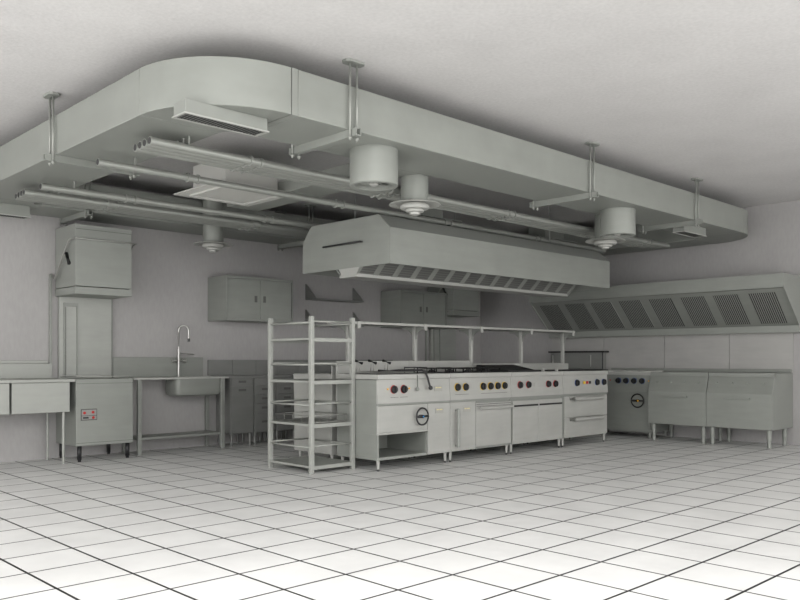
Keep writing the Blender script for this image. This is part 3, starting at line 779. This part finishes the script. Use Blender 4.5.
# ------------------------------------------------------------------ back wall counter with drawers
t = thing('counter_worktop', 'long steel worktop along the back wall right of the sink', 'worktop', (6.2, 8.0, .79))
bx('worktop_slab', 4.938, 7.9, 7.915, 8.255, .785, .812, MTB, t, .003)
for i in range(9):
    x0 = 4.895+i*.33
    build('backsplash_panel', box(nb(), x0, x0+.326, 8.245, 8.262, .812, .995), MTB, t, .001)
def base_cab(x0, kind, label):
    x1 = x0+.31
    t = thing('base_cabinet', label, 'cabinet', (x0+.155, 7.93, 0), 'base cabinets under the back worktop')
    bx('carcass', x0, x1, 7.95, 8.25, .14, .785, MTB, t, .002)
    def pull(par, xc, z):
        build('recessed_pull', box(nb(), xc-.05, xc+.05, 7.926, 7.932, z-.013, z+.013), PULL, par, .002)
    if kind == 'door':
        d = bx('drawer', x0+.008, x1-.008, 7.932, 7.95, .693, .780, MTB, t, .002); pull(d, x0+.155, .742)
        d = bx('door', x0+.008, x1-.008, 7.932, 7.95, .148, .688, MTB, t, .002); pull(d, x0+.155, .645)
    else:
        zs = (.780, .693, .585, .475, .365, .148)
        for zt, zb in zip(zs[:-1], zs[1:]):
            d = bx('drawer', x0+.008, x1-.008, 7.932, 7.95, zb+.005, zt, MTB, t, .002)
            if zt < .75: pull(d, x0+.155, (zb+zt)/2+.01)
    for x in (x0+.03, x1-.03):
        for y in (7.965, 8.22): build('leg', cyl(nb(), (x, y, 0), (x, y, .14), .015, n=14), MTB, t, 0, 40)
base_cab(5.00, 'door', 'grey base cabinet with one drawer and a door, right beside the sink table')
base_cab(5.318, 'drawers', 'second grey base cabinet from the sink, just left of the rack trolley')
base_cab(5.636, 'drawers', 'third grey base cabinet from the sink, seen through the rack trolley')
base_cab(5.954, 'drawers', 'fourth grey base cabinet from the sink, behind the rack trolley')
base_cab(6.272, 'door', 'fifth base cabinet from the sink, hidden behind the island end')
# end side frame
t2 = kids(t)

# ------------------------------------------------------------------ wall cabinets
def wall_cabinet(x0, x1, label, slid):
    t = thing('wall_cabinet', label, 'cabinet', ((x0+x1)/2, 8.1, 1.445), 'steel wall cabinets')
    y0, y1, z0, z1 = 7.86, 8.268, 1.445, 1.955
    bm = nb(); box(bm, x0, x0+.015, y0, y1, z0, z1); box(bm, x1-.015, x1, y0, y1, z0, z1); box(bm, x0+.015, x1-.015, y0, y1, z0, z0+.022); box(bm, x0+.015, x1-.015, y0, y1, z1-.03, z1); box(bm, x0+.015, x1-.015, y1-.01, y1, z0+.022, z1-.03)
    build('carcass', bm, MT, t, .002)
    xm = (x0+x1)/2
    d1 = bx('sliding_door', x0+.028, xm+.005, y0+.018, y0+.03, z0+.024, z1-.032, MT, t, .001)
    d2 = bx('sliding_door', xm-.005, x1-.028, y0+.004, y0+.016, z0+.024, z1-.032, MT, t, .001)
    for d, xc, yy in ((d1, xm-.06, y0+.012), (d2, xm+.05, y0-.002)):
        bm = nb(); box(bm, xc-.018, xc+.018, yy, yy+.006, 1.665, 1.74); h = build('pull', bm, PULL, d, .003)
    return t
wc = wall_cabinet(4.90, 5.83, 'steel wall cabinet with two sliding doors above the sink area', 0)
wc2 = copy_tree(wc); wc2.location.x += 2.745; wc2['label'] = 'shaded steel wall cabinet with two doors right of the small wall shelves'

# wall shelves
def wall_shelf(z, label):
    t = thing('wall_shelf', label, 'shelf', (6.72, 8.2, z), 'small shelves on the back wall')
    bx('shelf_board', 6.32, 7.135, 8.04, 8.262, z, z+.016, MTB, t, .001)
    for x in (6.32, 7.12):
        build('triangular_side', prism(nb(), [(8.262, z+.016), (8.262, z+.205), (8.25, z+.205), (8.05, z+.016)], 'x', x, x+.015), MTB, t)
wall_shelf(1.765, 'small dark wall shelf with triangular sides, the upper one')
wall_shelf(1.435, 'small dark wall shelf with triangular sides, the lower one')

# ------------------------------------------------------------------ right wall units
def braising_unit(y0, y1, label):
    t = thing('braising_unit', label, 'cooking unit', (9.5, (y0+y1)/2, 0), 'low steel units on the right wall')
    yb, ya = y1-.003, y0+.003
    build('body', prism(nb(), [(XW-.005, .205), (9.20, .205), (9.20, .605), (9.268, .795), (9.275, .84), (XW-.005, .84)], 'y', ya, yb), MT, t, .003)
    build('top_lip', prism(nb(), [(9.255, .80), (9.262, .845), (9.30, .845), (9.30, .80)], 'y', ya, yb), MT, t, .002)
    n = 4
    for k in range(n):
        y = y0+.10+(y1-y0-.22)*k/(n-1)+.01
        build('small_knob', lathe(nb(), (9.242, y, .723), [(.013, 0.006), (.013, -.012), (.009, -.016)], 14, 'x'), MTD, t)
    yc = (y0+y1)/2+.01
    hb = nb(); box(hb, 9.165, 9.18, yc-.15, yc+.15, .54, .562)
    for y in (yc-.14, yc+.14): box(hb, 9.18, 9.20, y-.008, y+.008, .543, .559)
    build('handle', hb, MT, t, .002)
    for x in (9.25, 9.70):
        for y in (y0+.055, y1-.055):
            l = build('leg', cyl(nb(), (x, y, .10), (x, y, .21), .026, n=18), MT, t, 0, 40)
            build('adjustable_foot', lathe(nb(), (x, y, 0), [(.028, 0), (.022, .012), (.022, .09), (.026, .10)], 18), MT, l, 0, 40)
    return t
braising_unit(3.522, 4.285, 'low steel unit on round legs nearest the camera on the right wall')
braising_unit(4.285, 5.035, 'low steel unit on round legs, between its twin and the blue-dial cooker')
rail = build('wall_upstand', box(nb(), 9.78, 9.807, 3.53, 5.90, .845, .885), MT, None, .002, origin=(9.79, 4.7, .845))
tag(rail, 'thin steel upstand strip on the wall behind the low right units', 'upstand')
t = thing('electric_cooker', 'steel cooker with four blue dials and a black wheel in the right corner', 'cooking unit', (9.5, 5.5, 0))
y0, y1 = 5.045, 5.99
bx('body', 9.315, 9.80, y0, y1, .075, .80, MT, t, .003)
build('control_panel', prism(nb(), [(9.295, .80), (9.30, .585), (9.315, .585), (9.315, .80)], 'y', y0, y1), MT, t)
bx('door', 9.30, 9.314, y0+.01, y1-.01, .12, .575, MT, t, .002)
bx('worktop', 9.285, 9.80, y0, y1, .80, .842, MTL, t, .003)
for y in (5.504, 5.393, 5.280, 5.168): knob(t, (9.298, y, .726), BLU, 'x')
lamp(t, (9.297, 5.622, .73), RED, 'x'); lamp(t, (9.297, 5.075, .728), ORA, 'x')
wl = wheel(t, (9.30, 5.215, .475), 'x', .085)
build('wheel_centre', lathe(nb(), (9.252, 5.20, .475), [(.012, 0), (.012, -.005)], 14, 'x'), ORA, wl)
for y in (5.18, 5.45, 5.72):
    for x in (9.42, 9.66): build('hotplate', lathe(nb(), (x, y, 0), [(.10, .842), (.10, .852), (.09, .855)], 28), MTL, t, 0, 40)
for y in (y0+.05, y1-.05):
    for x in (9.36, 9.76): build('leg', cyl(nb(), (x, y, 0), (x, y, .075), .017, .022, n=14), MT, t, 0, 40)
# corner table and salamander grill
t = thing('corner_work_table', 'plain steel work table in the right corner behind the island', 'work table', (9.5, 6.4, 0))
bx('worktop', 9.30, 9.80, 5.995, 6.95, .81, .842, MT, t)
for y in (6.04, 6.90):
    for x in (9.34, 9.76): bx('leg', x-.02, x+.02, y-.02, y+.02, 0, .81, MT, t, .002)
t = thing('salamander_grill', 'low wide grill with a black top edge and black feet in the right corner', 'grill', (9.7, 6.4, .842))
bx('body', 9.70, 9.80, 5.99, 6.85, .865, 1.095, MTB, t, .003)
bx('top_edge', 9.685, 9.805, 5.95, 6.88, 1.095, 1.118, BLK, t, .002)
bx('lower_edge', 9.66, 9.80, 5.96, 6.25, .846, .862, BLK, t, .002)
bx('side_edge', 9.69, 9.70, 5.978, 5.988, .868, 1.095, BLK, t, .002)
for y in (6.17, 6.80): build('front_tube', cyl(nb(), (9.688, y, .90), (9.688, y, 1.06), .008, n=10), MTL, t)
